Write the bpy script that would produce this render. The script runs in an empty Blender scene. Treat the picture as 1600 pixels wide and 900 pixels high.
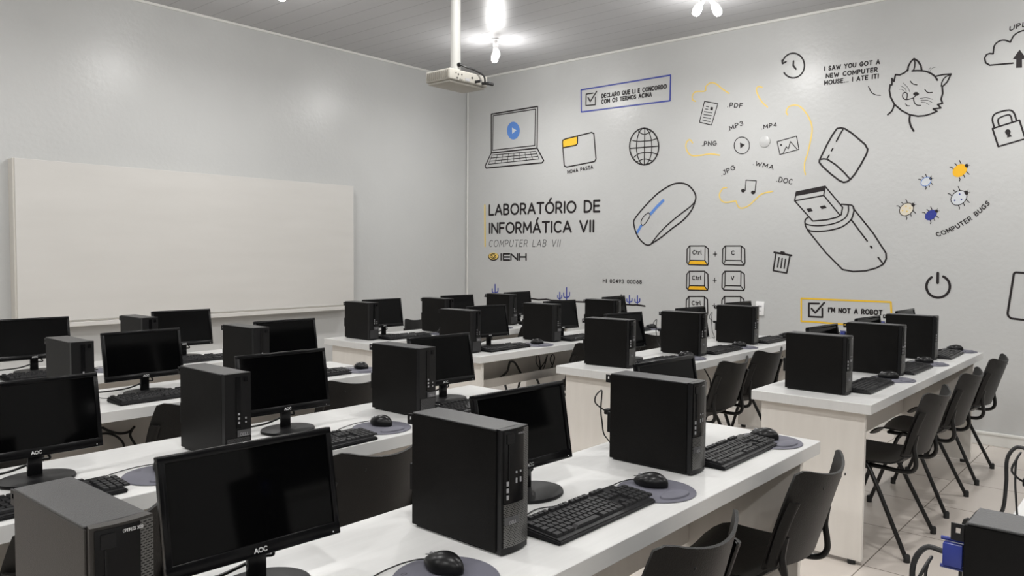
import bpy, bmesh, math, random
from math import sin, cos, pi, radians, sqrt
from mathutils import Vector, Matrix
random.seed(7)
SC = bpy.context.scene
COL = SC.collection

# ------------------------------------------------------------------ camera, world, light, exposure
CAM_Z = 1.4122
YAW, PITCH, ROLL, FPX = radians(41.092), radians(-2.699), radians(-0.4127), 1209.9
fw = Vector((cos(PITCH)*cos(YAW), cos(PITCH)*sin(YAW), sin(PITCH)))
rt0 = Vector((sin(YAW), -cos(YAW), 0)); dn0 = fw.cross(rt0)
rt = cos(ROLL)*rt0 + sin(ROLL)*dn0
dn = -sin(ROLL)*rt0 + cos(ROLL)*dn0
cam_d = bpy.data.cameras.new('camera'); cam = bpy.data.objects.new('camera', cam_d); COL.objects.link(cam)
cam_d.sensor_width = 36.0; cam_d.lens = 36.0*FPX/1600; cam_d.clip_start = 0.03; cam_d.clip_end = 60
cam.matrix_world = Matrix(((rt.x, -dn.x, -fw.x, 0), (rt.y, -dn.y, -fw.y, 0), (rt.z, -dn.z, -fw.z, CAM_Z), (0, 0, 0, 1)))
SC.camera = cam
SC.view_settings.view_transform = 'Standard'; SC.view_settings.look = 'None'
SC.view_settings.gamma = 1.0; SC.view_settings.use_curve_mapping = False
SC.view_settings.exposure = 0.0
LAMP_P = 14.5
LAMP_W = 3.0
LAMP_D = 60.0
LAMP_COL = (1.0, 0.988, 0.968)
w = bpy.data.worlds.new('world'); SC.world = w; w.use_nodes = True
w.node_tree.nodes['Background'].inputs[0].default_value = (0.8, 0.85, 0.9, 1)
w.node_tree.nodes['Background'].inputs[1].default_value = 0.12

# ------------------------------------------------------------------ room measures
XW, YW, ZC = 6.635, 6.509, 3.44          # mural wall plane, board wall plane, ceiling
XL, YB = -2.4, -3.3
DZ = 0.75                                 # desk top height

def ray(x, y):
    return rt*((x-800)/FPX) + dn*((y-450)/FPX) + fw
def at_x(x, y, X):
    d = ray(x, y); t = X/d.x; return Vector((X, d.y*t, CAM_Z+d.z*t))
def at_y(x, y, Y):
    d = ray(x, y); t = Y/d.y; return Vector((d.x*t, Y, CAM_Z+d.z*t))

# ------------------------------------------------------------------ materials
def mat(name, col, rough=0.5, metal=0.0, spec=0.5, emit=None, coat=0.0):
    m = bpy.data.materials.new(name); m.use_nodes = True
    b = m.node_tree.nodes['Principled BSDF']
    b.inputs['Base Color'].default_value = (*col, 1); b.inputs['Roughness'].default_value = rough
    b.inputs['Metallic'].default_value = metal; b.inputs['Specular IOR Level'].default_value = spec
    b.inputs['Coat Weight'].default_value = coat
    if emit: b.inputs['Emission Color'].default_value = (*emit[0], 1); b.inputs['Emission Strength'].default_value = emit[1]
    return m
def nd(m, typ, **kw):
    n = m.node_tree.nodes.new(typ)
    for k, v in kw.items():
        if k.startswith('_'): n.inputs[k[1:].replace('_', ' ')].default_value = v
        else: setattr(n, k, v)
    return n
def lk(m, a, b): m.node_tree.links.new(a, b)
def bsdf(m): return m.node_tree.nodes['Principled BSDF']
def vary(m, c1, c2, scale, stretch=(1, 1, 1), bump=0.0, bscale=60, detail=3):
    tc = nd(m, 'ShaderNodeTexCoord'); mp = nd(m, 'ShaderNodeMapping'); mp.inputs['Scale'].default_value = stretch
    n = nd(m, 'ShaderNodeTexNoise', _Scale=scale, _Detail=detail)
    r = nd(m, 'ShaderNodeValToRGB'); r.color_ramp.elements[0].position = .3; r.color_ramp.elements[1].position = .7
    r.color_ramp.elements[0].color = (*c1, 1); r.color_ramp.elements[1].color = (*c2, 1)
    lk(m, tc.outputs['Object'], mp.inputs[0]); lk(m, mp.outputs[0], n.inputs['Vector']); lk(m, n.outputs[0], r.inputs[0])
    lk(m, r.outputs[0], bsdf(m).inputs['Base Color'])
    if bump:
        n2 = nd(m, 'ShaderNodeTexNoise', _Scale=bscale, _Detail=2.0); bp = nd(m, 'ShaderNodeBump', _Strength=bump, _Distance=.004)
        lk(m, tc.outputs['Object'], n2.inputs['Vector']); lk(m, n2.outputs[0], bp.inputs['Height']); lk(m, bp.outputs[0], bsdf(m).inputs['Normal'])
    return m
M = {}
M['wall'] = vary(mat('wall_paint', (.5, .5, .49), .33, spec=.5), (.515, .520, .515), (.535, .540, .534), 2.0, bump=.35, bscale=28)
M['trimw'] = mat('trim_white', (.74, .74, .71), .4)
# ceiling: long PVC boards running away from the camera
m = M['ceil'] = mat('ceiling_boards', (.44, .44, .45), .36, spec=.35)
tc = nd(m, 'ShaderNodeTexCoord'); sp = nd(m, 'ShaderNodeSeparateXYZ'); lk(m, tc.outputs['Object'], sp.inputs[0])
d1 = nd(m, 'ShaderNodeMath', operation='DIVIDE'); d1.inputs[1].default_value = .19; lk(m, sp.outputs['X'], d1.inputs[0])
d2 = nd(m, 'ShaderNodeMath', operation='FRACT'); lk(m, d1.outputs[0], d2.inputs[0])
d3 = nd(m, 'ShaderNodeMath', operation='LESS_THAN'); d3.inputs[1].default_value = .045; lk(m, d2.outputs[0], d3.inputs[0])
mx = nd(m, 'ShaderNodeMix', data_type='RGBA'); lk(m, d3.outputs[0], mx.inputs['Factor'])
mx.inputs['A'].default_value = (.47, .47, .48, 1); mx.inputs['B'].default_value = (.33, .33, .34, 1)
lk(m, mx.outputs['Result'], bsdf(m).inputs['Base Color'])
bp = nd(m, 'ShaderNodeBump', _Strength=.5, _Distance=.003); bp.invert = True
lk(m, d3.outputs[0], bp.inputs['Height']); lk(m, bp.outputs[0], bsdf(m).inputs['Normal'])
# floor tiles
m = M['floor'] = mat('floor_tiles', (.4, .36, .32), .22)
tc = nd(m, 'ShaderNodeTexCoord'); mp = nd(m, 'ShaderNodeMapping'); T = .588
mp.inputs['Location'].default_value = (-(4.244 % T), -(1.062 % T), 0)
br = nd(m, 'ShaderNodeTexBrick', offset=0.0, squash=1.0)
br.inputs['Scale'].default_value = 1.0; br.inputs['Brick Width'].default_value = T; br.inputs['Row Height'].default_value = T
br.inputs['Mortar Size'].default_value = .0028; br.inputs['Mortar Smooth'].default_value = .1
br.inputs['Color1'].default_value = (.60, .55, .505, 1); br.inputs['Color2'].default_value = (.63, .578, .53, 1)
br.inputs['Mortar'].default_value = (.17, .145, .125, 1)
ns = nd(m, 'ShaderNodeTexNoise', _Scale=2.2, _Detail=5.0)
rp = nd(m, 'ShaderNodeValToRGB'); rp.color_ramp.elements[0].color = (.88, .88, .88, 1); rp.color_ramp.elements[1].color = (1.06, 1.05, 1.04, 1)
ml = nd(m, 'ShaderNodeMix', data_type='RGBA', blend_type='MULTIPLY'); ml.inputs['Factor'].default_value = 1
lk(m, tc.outputs['Object'], mp.inputs[0]); lk(m, mp.outputs[0], br.inputs['Vector']); lk(m, tc.outputs['Object'], ns.inputs['Vector'])
lk(m, ns.outputs[0], rp.inputs[0]); lk(m, br.outputs['Color'], ml.inputs['A']); lk(m, rp.outputs[0], ml.inputs['B'])
lk(m, ml.outputs['Result'], bsdf(m).inputs['Base Color'])
M['desk'] = vary(mat('white_laminate', (.8, .8, .78), .28), (.615, .615, .605), (.645, .645, .635), 6, (1, 14, 1))
M['panel'] = vary(mat('cream_laminate', (.72, .69, .64), .38), (.72, .69, .645), (.76, .73, .685), 3, (8, 8, 1))
M['board'] = vary(mat('board_face', (.7, .68, .65), .45), (.585, .572, .548), (.61, .597, .573), 1.5, (1, 1, 6))
M['boardedge'] = mat('board_edge', (.60, .575, .53), .45)
M['black'] = mat('black_plastic', (.007, .007, .0075), .4, spec=.28)
M['mouse'] = mat('mouse_plastic', (.006, .006, .0065), .32, spec=.3)
M['blackg'] = mat('black_gloss', (.004, .004, .0045), .2, spec=.25)
M['screen'] = mat('screen_glass', (.0015, .0015, .0017), .06, spec=.16)
M['case'] = vary(mat('black_case_metal', (.006, .006, .006), .46, spec=.14), (.004, .0037, .0034), (.0062, .0057, .0054), 5, bump=.15, bscale=500)
M['casesheen'] = vary(mat('case_metal_sheen', (.05, .045, .04), .42, spec=.3), (.034, .031, .028), (.043, .040, .037), 5, bump=.15, bscale=500)  # case metal lightened to paint in what its side reflects
M['topsheen'] = vary(mat('case_top_sheen', (.03, .03, .03), .38, spec=.5), (.024, .024, .025), (.032, .032, .033), 8, bump=.2, bscale=500)  # lighter grey paints in the grazing ceiling reflection on case tops
M['key'] = mat('key_plastic', (.014, .014, .015), .45, spec=.35)
M['keybase'] = mat('keyboard_plastic', (.008, .008, .009), .35, spec=.35)
M['chair'] = vary(mat('chair_plastic', (.01, .01, .01), .42, spec=.3), (.0075, .007, .0065), (.012, .0115, .0108), 4, bump=.25, bscale=260)
M['tube'] = mat('black_tube', (.006, .006, .006), .3, spec=.4)
M['rubber'] = mat('rubber', (.012, .012, .012), .7)
M['pad'] = vary(mat('pad_fabric', (.11, .11, .14), .65), (.105, .105, .130), (.125, .125, .155), 9)
M['cable'] = mat('cable_black', (.012, .012, .012), .45)
M['blue'] = mat('plug_blue', (.02, .035, .23), .4)
M['silver'] = mat('silver', (.6, .6, .6), .3, .9)
M['greymark'] = mat('grey_mark', (.35, .35, .36), .5)
M['badge'] = mat('badge_grey', (.10, .10, .105), .35, .3)
M['whitem'] = mat('white_mark', (.75, .75, .75), .5)
M['projw'] = mat('projector_shell', (.40, .385, .345), .5, spec=.3)
M['projg'] = mat('projector_grille', (.20, .185, .155), .55)
M['polew'] = mat('white_pole', (.42, .42, .40), .45, spec=.3)
M['bulb'] = mat('bulb_lit', (1, 1, 1), .4, emit=((1.0, .95, .90), 9.0))
M['lampw'] = mat('lamp_plastic', (.85, .85, .85), .3)
def meshmat(name, bar, hole, bw, rh, ms, rough=.35, metal=.6):
    m = mat(name, bar, rough, metal); tc = nd(m, 'ShaderNodeTexCoord'); mp = nd(m, 'ShaderNodeMapping'); mp.inputs['Rotation'].default_value = (pi/2, 0, 0)
    br = nd(m, 'ShaderNodeTexBrick', offset=.5); br.inputs['Scale'].default_value = 1
    br.inputs['Brick Width'].default_value = bw; br.inputs['Row Height'].default_value = rh; br.inputs['Mortar Size'].default_value = ms
    br.inputs['Color1'].default_value = (*hole, 1); br.inputs['Color2'].default_value = (*hole, 1); br.inputs['Mortar'].default_value = (*bar, 1)
    lk(m, tc.outputs['Object'], mp.inputs[0]); lk(m, mp.outputs[0], br.inputs['Vector']); lk(m, br.outputs['Color'], bsdf(m).inputs['Base Color'])
    return m
M['grille'] = meshmat('silver_grille', (.15, .148, .143), (.012, .012, .012), .0075, .0040, .0012)
M['grilled'] = meshmat('dark_grille', (.045, .045, .047), (.006, .006, .006), .009, .0055, .0014, .4, .1)
INK = M['ink'] = mat('mural_ink', (.017, .013, .014), .5, spec=.3)
M['inkthin'] = mat('mural_ink_thin', (.10, .10, .10), .5)
M['myellow'] = mat('mural_yellow', (.80, .50, .03), .45)
M['mgold'] = mat('mural_gold', (.82, .60, .16), .5)
M['morange'] = mat('mural_orange', (.85, .46, .01), .45)
M['mblue'] = mat('mural_blue', (.035, .055, .33), .45)
M['mnavy'] = mat('mural_navy', (.02, .035, .27), .45)
M['msky'] = mat('mural_sky', (.10, .24, .62), .45)
M['mcream'] = mat('mural_cream', (.68, .63, .52), .45)
M['mice'] = mat('mural_ice', (.60, .63, .66), .45)

# ------------------------------------------------------------------ mesh helpers
class MB:
    def __init__(s): s.bm = bmesh.new()
    def _add(s, tb, mtx=None):
        if mtx is not None: tb.transform(mtx)
        me = bpy.data.meshes.new('t'); tb.to_mesh(me); tb.free(); s.bm.from_mesh(me); bpy.data.meshes.remove(me)
        return s
    def box(s, x0, x1, y0, y1, z0, z1, bev=0.0, seg=2, mtx=None):
        tb = bmesh.new(); bmesh.ops.create_cube(tb, size=1.0)
        tb.transform(Matrix.Translation(((x0+x1)/2, (y0+y1)/2, (z0+z1)/2)) @ Matrix.Diagonal((x1-x0, y1-y0, z1-z0, 1)))
        if bev: bmesh.ops.bevel(tb, geom=list(tb.edges), offset=bev, segments=seg, affect='EDGES', profile=.5)
        return s._add(tb, mtx)
    def tube(s, pts, r, n=8, closed=False, smooth=0):
        pts = [Vector(p) for p in pts]
        if smooth: pts = crom3(pts, smooth)
        rings = []; L = len(pts); nrm = None
        for i, p in enumerate(pts):
            t = (pts[min(i+1, L-1)]-pts[max(i-1, 0)]).normalized()
            if nrm is None:
                nrm = t.orthogonal().normalized()
            else:
                nrm = (nrm - t*nrm.dot(t)); nrm = nrm.normalized() if nrm.length > 1e-6 else t.orthogonal().normalized()
            b = t.cross(nrm); rr = r[i] if isinstance(r, (list, tuple)) else r
            rings.append([s.bm.verts.new(p+(nrm*cos(2*pi*k/n)+b*sin(2*pi*k/n))*rr) for k in range(n)])
        for a, b in zip(rings, rings[1:]):
            for k in range(n): s.bm.faces.new((a[k], a[(k+1) % n], b[(k+1) % n], b[k]))
        s.bm.faces.new(rings[0][::-1]); s.bm.faces.new(rings[-1]); return s
    def lathe(s, prof, n=24, mtx=None, cx=1, cy=1):
        tb = bmesh.new(); rings = []
        for r, z in prof:
            rings.append([tb.verts.new((r*cos(2*pi*k/n)*cx, r*sin(2*pi*k/n)*cy, z)) for k in range(n)] if r > 1e-6 else [tb.verts.new((0, 0, z))])
        for a, b in zip(rings, rings[1:]):
            for k in range(n):
                k2 = (k+1) % n
                if len(a) == 1 and len(b) == 1: continue
                if len(a) == 1: tb.faces.new((a[0], b[k2], b[k]))
                elif len(b) == 1: tb.faces.new((a[k], a[k2], b[0]))
                else: tb.faces.new((a[k], a[k2], b[k2], b[k]))
        if len(rings[0]) > 1: tb.faces.new(rings[0][::-1])
        if len(rings[-1]) > 1: tb.faces.new(rings[-1])
        return s._add(tb, mtx)
    def grid(s, f, nu, nv, thick=0.0):
        """surface f(u,v) 0..1 with thickness along -normal"""
        P = [[Vector(f(i/nu, j/nv)) for j in range(nv+1)] for i in range(nu+1)]
        def nor(i, j):
            a = P[min(i+1, nu)][j]-P[max(i-1, 0)][j]; b = P[i][min(j+1, nv)]-P[i][max(j-1, 0)]
            return a.cross(b).normalized()
        T = [[s.bm.verts.new(P[i][j]) for j in range(nv+1)] for i in range(nu+1)]
        B = [[s.bm.verts.new(P[i][j]-nor(i, j)*thick) for j in range(nv+1)] for i in range(nu+1)]
        F = s.bm.faces.new
        for i in range(nu):
            for j in range(nv):
                F((T[i][j], T[i+1][j], T[i+1][j+1], T[i][j+1])); F((B[i][j], B[i][j+1], B[i+1][j+1], B[i+1][j]))
        for i in range(nu):
            F((T[i+1][0], T[i][0], B[i][0], B[i+1][0])); F((T[i][nv], T[i+1][nv], B[i+1][nv], B[i][nv]))
        for j in range(nv):
            F((T[0][j], T[0][j+1], B[0][j+1], B[0][j])); F((T[nu][j+1], T[nu][j], B[nu][j], B[nu][j+1]))
        return s
    def poly(s, pts):
        vs = [s.bm.verts.new(p) for p in pts]
        f = s.bm.faces.new(vs); return s
    def build(s, name, m, parent=None, smooth=False, sharp=35):
        me = bpy.data.meshes.new(name); s.bm.to_mesh(me); s.bm.free()
        me.materials.append(m)
        if smooth:
            me.shade_smooth()
            try: me.set_sharp_from_angle(angle=radians(sharp))
            except Exception: pass
        o = bpy.data.objects.new(name, me); COL.objects.link(o)
        if parent is not None: o.parent = parent
        return o
def crom3(P, k):
    out = []
    Q = [P[0]*2-P[1]]+list(P)+[P[-1]*2-P[-2]]
    for i in range(1, len(Q)-2):
        a, b, c, d = Q[i-1:i+3]
        for j in range(k):
            t = j/k
            out.append(.5*((2*b)+(c-a)*t+(2*a-5*b+4*c-d)*t*t+(3*b-a-3*c+d)*t**3))
    out.append(P[-1]); return out
def thing(name, loc=(0, 0, 0), rz=0.0):
    o = bpy.data.objects.new(name, None); COL.objects.link(o); o.location = loc; o.rotation_euler = (0, 0, rz); o.empty_display_size = .05; return o
def tag(o, label, cat, group=None, kind=None):
    o['label'] = label; o['category'] = cat
    if group: o['group'] = group
    if kind: o['kind'] = kind
    return o
def struct(o): o['kind'] = 'structure'; return o
def dup(o, parent=None, skip=()):
    c = o.copy(); COL.objects.link(c)
    if parent is not None: c.parent = parent
    for ch in KIDS.get(o.name, []):
        dup(ch, c)
    return c
KIDS = {}
def index_kids():
    KIDS.clear()
    for o in bpy.data.objects:
        if o.parent: KIDS.setdefault(o.parent.name, []).append(o)

# ------------------------------------------------------------------ 2D strokes and a single-line alphabet
def arc(cx, cy, rx, ry, a0, a1, n=10):
    return [(cx+rx*cos(radians(a0+(a1-a0)*i/n)), cy+ry*sin(radians(a0+(a1-a0)*i/n))) for i in range(n+1)]
G = {
 'A': (.8, [[(0, 0), (.4, 1), (.8, 0)], [(.13, .32), (.67, .32)]]),
 'B': (.62, [[(0, 0), (0, 1), (.3, 1)]+arc(.3, .76, .25, .24, 90, -90, 6)+[(0, .52)], [(.3, .52)]+arc(.32, .26, .28, .26, 90, -90, 6)+[(0, 0)]]),
 'C': (.74, [arc(.42, .5, .42, .5, 48, 312, 12)]),
 'D': (.72, [[(0, 0), (0, 1), (.28, 1)]+arc(.28, .5, .43, .5, 90, -90, 10)+[(0, 0)]]),
 'E': (.58, [[(.56, 1), (0, 1), (0, 0), (.56, 0)], [(0, .52), (.5, .52)]]),
 'F': (.56, [[(.56, 1), (0, 1), (0, 0)], [(0, .5), (.48, .5)]]),
 'G': (.82, [arc(.42, .5, .42, .5, 48, 350, 13)+[(.84, .48), (.48, .48)]]),
 'H': (.7, [[(0, 0), (0, 1)], [(.7, 0), (.7, 1)], [(0, .5), (.7, .5)]]),
 'I': (.06, [[(.03, 0), (.03, 1)]]),
 'J': (.5, [[(.5, 1), (.5, .28)]+arc(.25, .28, .25, .28, 0, -170, 7), [(.25, 1), (.6, 1)]]),
 'L': (.52, [[(0, 1), (0, 0), (.52, 0)]]),
 'M': (.86, [[(0, 0), (.04, 1), (.43, .28), (.82, 1), (.86, 0)]]),
 'N': (.72, [[(0, 0), (0, 1), (.72, 0), (.72, 1)]]),
 'O': (.9, [arc(.45, .5, .45, .5, 90, 450, 18)]),
 'P': (.6, [[(0, 0), (0, 1), (.3, 1)]+arc(.3, .72, .28, .28, 90, -90, 8)+[(0, .44)]]),
 'Q': (.9, [arc(.45, .5, .45, .5, 90, 450, 18), [(.55, .28), (.88, -.06)]]),
 'R': (.64, [[(0, 0), (0, 1), (.3, 1)]+arc(.3, .72, .28, .28, 90, -90, 8)+[(0, .44)], [(.32, .44), (.62, 0)]]),
 'S': (.58, [arc(.3, .75, .25, .25, 25, 270, 9)+arc(.29, .25, .28, .25, 90, -155, 9)]),
 'T': (.72, [[(0, 1), (.72, 1)], [(.36, 1), (.36, 0)]]),
 'U': (.7, [[(0, 1), (0, .35)]+arc(.35, .35, .35, .35, 180, 360, 10)+[(.7, 1)]]),
 'V': (.76, [[(0, 1), (.38, 0), (.76, 1)]]),
 'W': (1.1, [[(0, 1), (.28, 0), (.55, .75), (.82, 0), (1.1, 1)]]),
 'X': (.7, [[(0, 0), (.7, 1)], [(0, 1), (.7, 0)]]),
 'Y': (.7, [[(0, 1), (.35, .5), (.7, 1)], [(.35, .5), (.35, 0)]]),
 'C2': (.5, []),
 't': (.36, [[(.15, .95), (.15, .15), (.34, 0)], [(0, .65), (.34, .65)]]),
 'r': (.32, [[(0, 0), (0, .65)], [(0, .42), (.12, .6), (.32, .64)]]),
 'l': (.2, [[(.03, 1), (.03, .12), (.18, 0)]]),
 'i': (.06, [[(.03, 0), (.03, .62)], [(.03, .9), (.03, .94)]]),
 '0': (.6, [arc(.3, .5, .3, .5, 90, 450, 14)]),
 '2': (.6, [arc(.3, .7, .28, .3, 160, -40, 8)+[(0, 0), (.6, 0)]]),
 '3': (.55, [arc(.25, .75, .25, .25, 150, -90, 8)+arc(.25, .26, .29, .26, 90, -150, 9)]),
 '4': (.62, [[(.45, 0), (.45, 1), (0, .3), (.62, .3)]]),
 '6': (.6, [[(.45, 1), (.1, .5)]+arc(.3, .3, .28, .3, 150, 510, 14)]),
 '8': (.58, [arc(.29, .76, .24, .24, -90, 270, 12), arc(.29, .26, .29, .26, 90, 450, 12)]),
 '9': (.6, [[(.15, 0), (.5, .5)]+arc(.3, .7, .28, .3, -30, 330, 14)]),
 '.': (.1, [[(.04, 0), (.06, .04)]]),
 ',': (.1, [[(.05, .02), (0, -.15)]]),
 "'": (.08, [[(.05, 1), (.03, .78)]]),
 '!': (.1, [[(.05, 1), (.05, .3)], [(.05, 0), (.05, .04)]]),
 '+': (.6, [[(0, .4), (.6, .4)], [(.3, .1), (.3, .7)]]),
 ' ': (.42, []),
}
G['\u00d3'] = (G['O'][0], G['O'][1]+[[(.42, 1.16), (.58, 1.4)]])
G['\u00c1'] = (G['A'][0], G['A'][1]+[[(.38, 1.14), (.52, 1.38)]])
G['E3'] = (.75, [[(0, 1), (.75, 1)], [(0, .5), (.75, .5)], [(0, 0), (.75, 0)], [(0, 1), (0, 0)]])
def glyphs(s, gap=.24):
    x = 0; out = []
    for ch in s:
        wd, st = G[ch]
        for p in st: out.append([(x+a, b) for a, b in p])
        x += wd+gap
    return out, max(x-gap, .001)
def ribbon2(pts, wd, closed=False, caps=True):
    """list of convex polygons (2D) covering the stroke"""
    P = [Vector(p) for p in pts]; Q = [P[0]]
    for p in P[1:]:
        if (p-Q[-1]).length > 1e-6: Q.append(p)
    P = Q; out = []; h = wd/2
    if len(P) < 2: return out
    if closed and (P[0]-P[-1]).length > 1e-6: P = P+[P[0]]
    for a, b in zip(P, P[1:]):
        d = (b-a).normalized(); n = Vector((-d.y, d.x))*h
        out.append([a-n, b-n, b+n, a+n])
    for i, p in enumerate(P):
        k = 8
        out.append([p+Vector((cos(2*pi*j/k+.2), sin(2*pi*j/k+.2)))*h*.995 for j in range(k)])
    return out
def crom2(P, k, closed=False):
    P = [Vector(p) for p in P]
    if closed: Q = [P[-1]]+P+[P[0], P[1]]
    else: Q = [P[0]*2-P[1]]+P+[P[-1]*2-P[-2]]
    out = []
    for i in range(1, len(Q)-2):
        a, b, c, d = Q[i-1:i+3]
        for j in range(k):
            t = j/k; out.append(.5*((2*b)+(c-a)*t+(2*a-5*b+4*c-d)*t*t+(3*b-a-3*c+d)*t**3))
    if not closed: out.append(P[-1])
    return out
def plane_polys(mb, polys, f, lift=0.0):
    for i, q in enumerate(polys):
        mb.poly([f(p[0], p[1], lift+8e-6*i) for p in q])
def local_text(name, s, x0, z0, h, wid, thick, m, parent, y, gap=.24, mtx=None):
    """strokes on a plane facing -Y in local space"""
    g, L = glyphs(s, gap); mb = MB()
    for p in g:
        pts = [(x0+a/L*wid, z0+b*h) for a, b in p]
        for q in ribbon2(pts, thick):
            ps = [Vector((c[0], y, c[1])) for c in q]
            if mtx: ps = [mtx @ v for v in ps]
            mb.poly(ps)
    return mb.build(name, m, parent)

# ------------------------------------------------------------------ the setting
def slab(name, x0, x1, y0, y1, z0, z1, m, bev=0):
    return struct(MB().box(x0, x1, y0, y1, z0, z1, bev).build(name, m))
slab('floor', XL-.1, XW+.1, YB-.1, YW+.1, -.08, 0, M['floor'])
slab('ceiling', XL-.1, XW+.1, YB-.1, YW+.1, ZC, ZC+.06, M['ceil'])
slab('wall_right', XW, XW+.1, YB, YW+.1, 0, ZC, M['wall'])
slab('wall_front', XL, XW, YW, YW+.1, 0, ZC, M['wall'])
slab('wall_left', XL-.1, XL, YB, YW+.1, 0, ZC, M['wall'])
slab('wall_back', XL, XW, YB-.1, YB, 0, ZC, M['wall'])
# crown strips, corner strip, skirting
slab('trim_1', XL, XW-.012, YW-.014, YW-.0005, ZC-.022, ZC-.0005, M['trimw'], .003)
slab('trim_2', XW-.014, XW-.0005, YB+.001, YW-.0005, ZC-.022, ZC-.0005, M['trimw'], .003)
slab('trim_3', XW-.022, XW-.0005, YW-.022, YW-.015, .001, ZC-.024, M['trimw'], .003)
def skirting(name, horizontal):
    mb = MB()
    if horizontal: mb.box(XL, XW-.02, YW-.014, YW-.0005, .0005, .075, .002); mb.box(XL, XW-.02, YW-.02, YW-.0005, .075, .1, .005)
    else: mb.box(XW-.014, XW-.0005, YB, YW-.024, .0005, .078, .002); mb.box(XW-.02, XW-.0005, YB, YW-.024, .078, .1, .005)
    return struct(mb.build(name, M['trimw']))
skirting('baseboard_right', False); skirting('baseboard_front', True)

M['darkglass'] = mat('dark_reflect_glass', (.006, .007, .009), .06)  # dark panes for screens and case sides to reflect
def added_window(name, along_y, a0, a1, z0, z1):  # assumed unseen windows, added to darken reflections and cut fill light
    t = struct(thing(name, (0, 0, 0)))
    fr = MB(); gl = MB(); n = 3; st = (a1-a0)/n
    def bx(mb, a, b, c, d, e0, e1):
        if along_y: mb.box(XL+e0, XL+e1, a, b, c, d)
        else: mb.box(a, b, YB+e0, YB+e1, c, d)
    bx(fr, a0, a1, z0-.04, z0, .0005, .05); bx(fr, a0, a1, z1, z1+.04, .0005, .05)
    for k in range(n+1): bx(fr, a0+k*st-.02, a0+k*st+.02, z0, z1, .0005, .05)
    for k in range(n): bx(gl, a0+k*st+.021, a0+(k+1)*st-.021, z0+.001, z1-.001, .006, .012)
    fr.build('added_window_frame', M['trimw'], t); gl.build('added_window_pane', M['darkglass'], t)
added_window('added_window_1', True, -2.6, .6, 1.0, 2.6); added_window('added_window_2', True, 1.4, 5.4, 1.0, 2.6)
added_window('added_window_3', False, -1.8, 2.0, 1.0, 2.6); added_window('added_window_4', False, 2.6, 6.2, 1.0, 2.6)

# ------------------------------------------------------------------ whiteboard panel
wb = thing('whiteboard', (1.86, YW-.001, .85))
tag(wb, 'long blank off-white board with bottom ledge fixed to the grey front wall', 'whiteboard')
bx1 = 4.885-1.86
MB().box(.0, bx1, -.098, -.0, 0.0, 1.212, .003).build('backing_box', M['boardedge'], wb)
MB().box(.012, bx1-.0, -.106, -.0985, .012, 1.212, .002).build('writing_surface', M['board'], wb)
MB().box(-.09, bx1-.06, -.135, -.0, -.034, -.001, .003).build('ledge', M['board'], wb)

# ------------------------------------------------------------------ ceiling lamps
def make_lamp():
    t = thing('ceiling_lamp')
    MB().lathe([(.0, .0), (.062, .0), (.065, -.006), (.058, -.016), (.0, -.018)], 24).build('ceiling_rose', M['lampw'], t, True)
    MB().lathe([(.022, -.018), (.026, -.03), (.026, -.055), (.018, -.062), (0, -.062)], 16).build('hub', M['lampw'], t, True)
    for sgn in (-1, 1):
        R = Matrix.Translation((sgn*.018, 0, -.045)) @ Matrix.Rotation(-sgn*radians(28), 4, 'Y')
        sk = MB().lathe([(.014, .0), (.018, -.02), (.021, -.06), (.019, -.066), (0, -.066)], 16, R).build('socket', M['lampw'], t, True)
        MB().lathe([(.017, -.066), (.028, -.088), (.0335, -.115), (.033, -.14), (.024, -.163), (.0, -.174)], 18, R).build('bulb', M['bulb'], sk, True)
    return t
lamp0 = make_lamp(); index_kids()
lamp_spots = []
for ly in (5.08, 2.87, .66, -1.55):
    for lx in (5.56, 3.16, .78, -1.4):
        lamp_spots.append((lx, ly))
LN = {(5.56, 5.08): ('white twin lamp above the mural corner, behind the projector pole', radians(48)),
      (5.56, 2.87): ('white twin lamp with two lit bulbs at the top edge, above the drawings', radians(-50)),
      (3.16, 5.08): ('white twin lamp at the top edge, above the whiteboard', radians(10))}
for i, (lx, ly) in enumerate(lamp_spots):
    o = lamp0 if i == 0 else dup(lamp0)
    o.location = (lx, ly, ZC-.0005)
    lab, rz = LN.get((lx, ly), ('white twin ceiling lamp outside the view, above the rear desks', 0.3))
    o.rotation_euler = (0, 0, rz)
    tag(o, lab, 'lamp', None if (lx, ly) in LN else 'ceiling lamps outside the view')
    for typ, pw, bl in (('POINT', LAMP_P, 0), ('SPOT', LAMP_W, .12), ('SPOT', LAMP_D, 1.0)):
        ld = bpy.data.lights.new('lamp_light', typ); ld.energy = pw; ld.color = LAMP_COL; ld.shadow_soft_size = .07
        if typ == 'SPOT': ld.spot_size = radians(178); ld.spot_blend = bl
        lo = bpy.data.objects.new('lamp_light', ld); COL.objects.link(lo); lo.location = (0, 0, -.25); lo.parent = o

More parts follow.
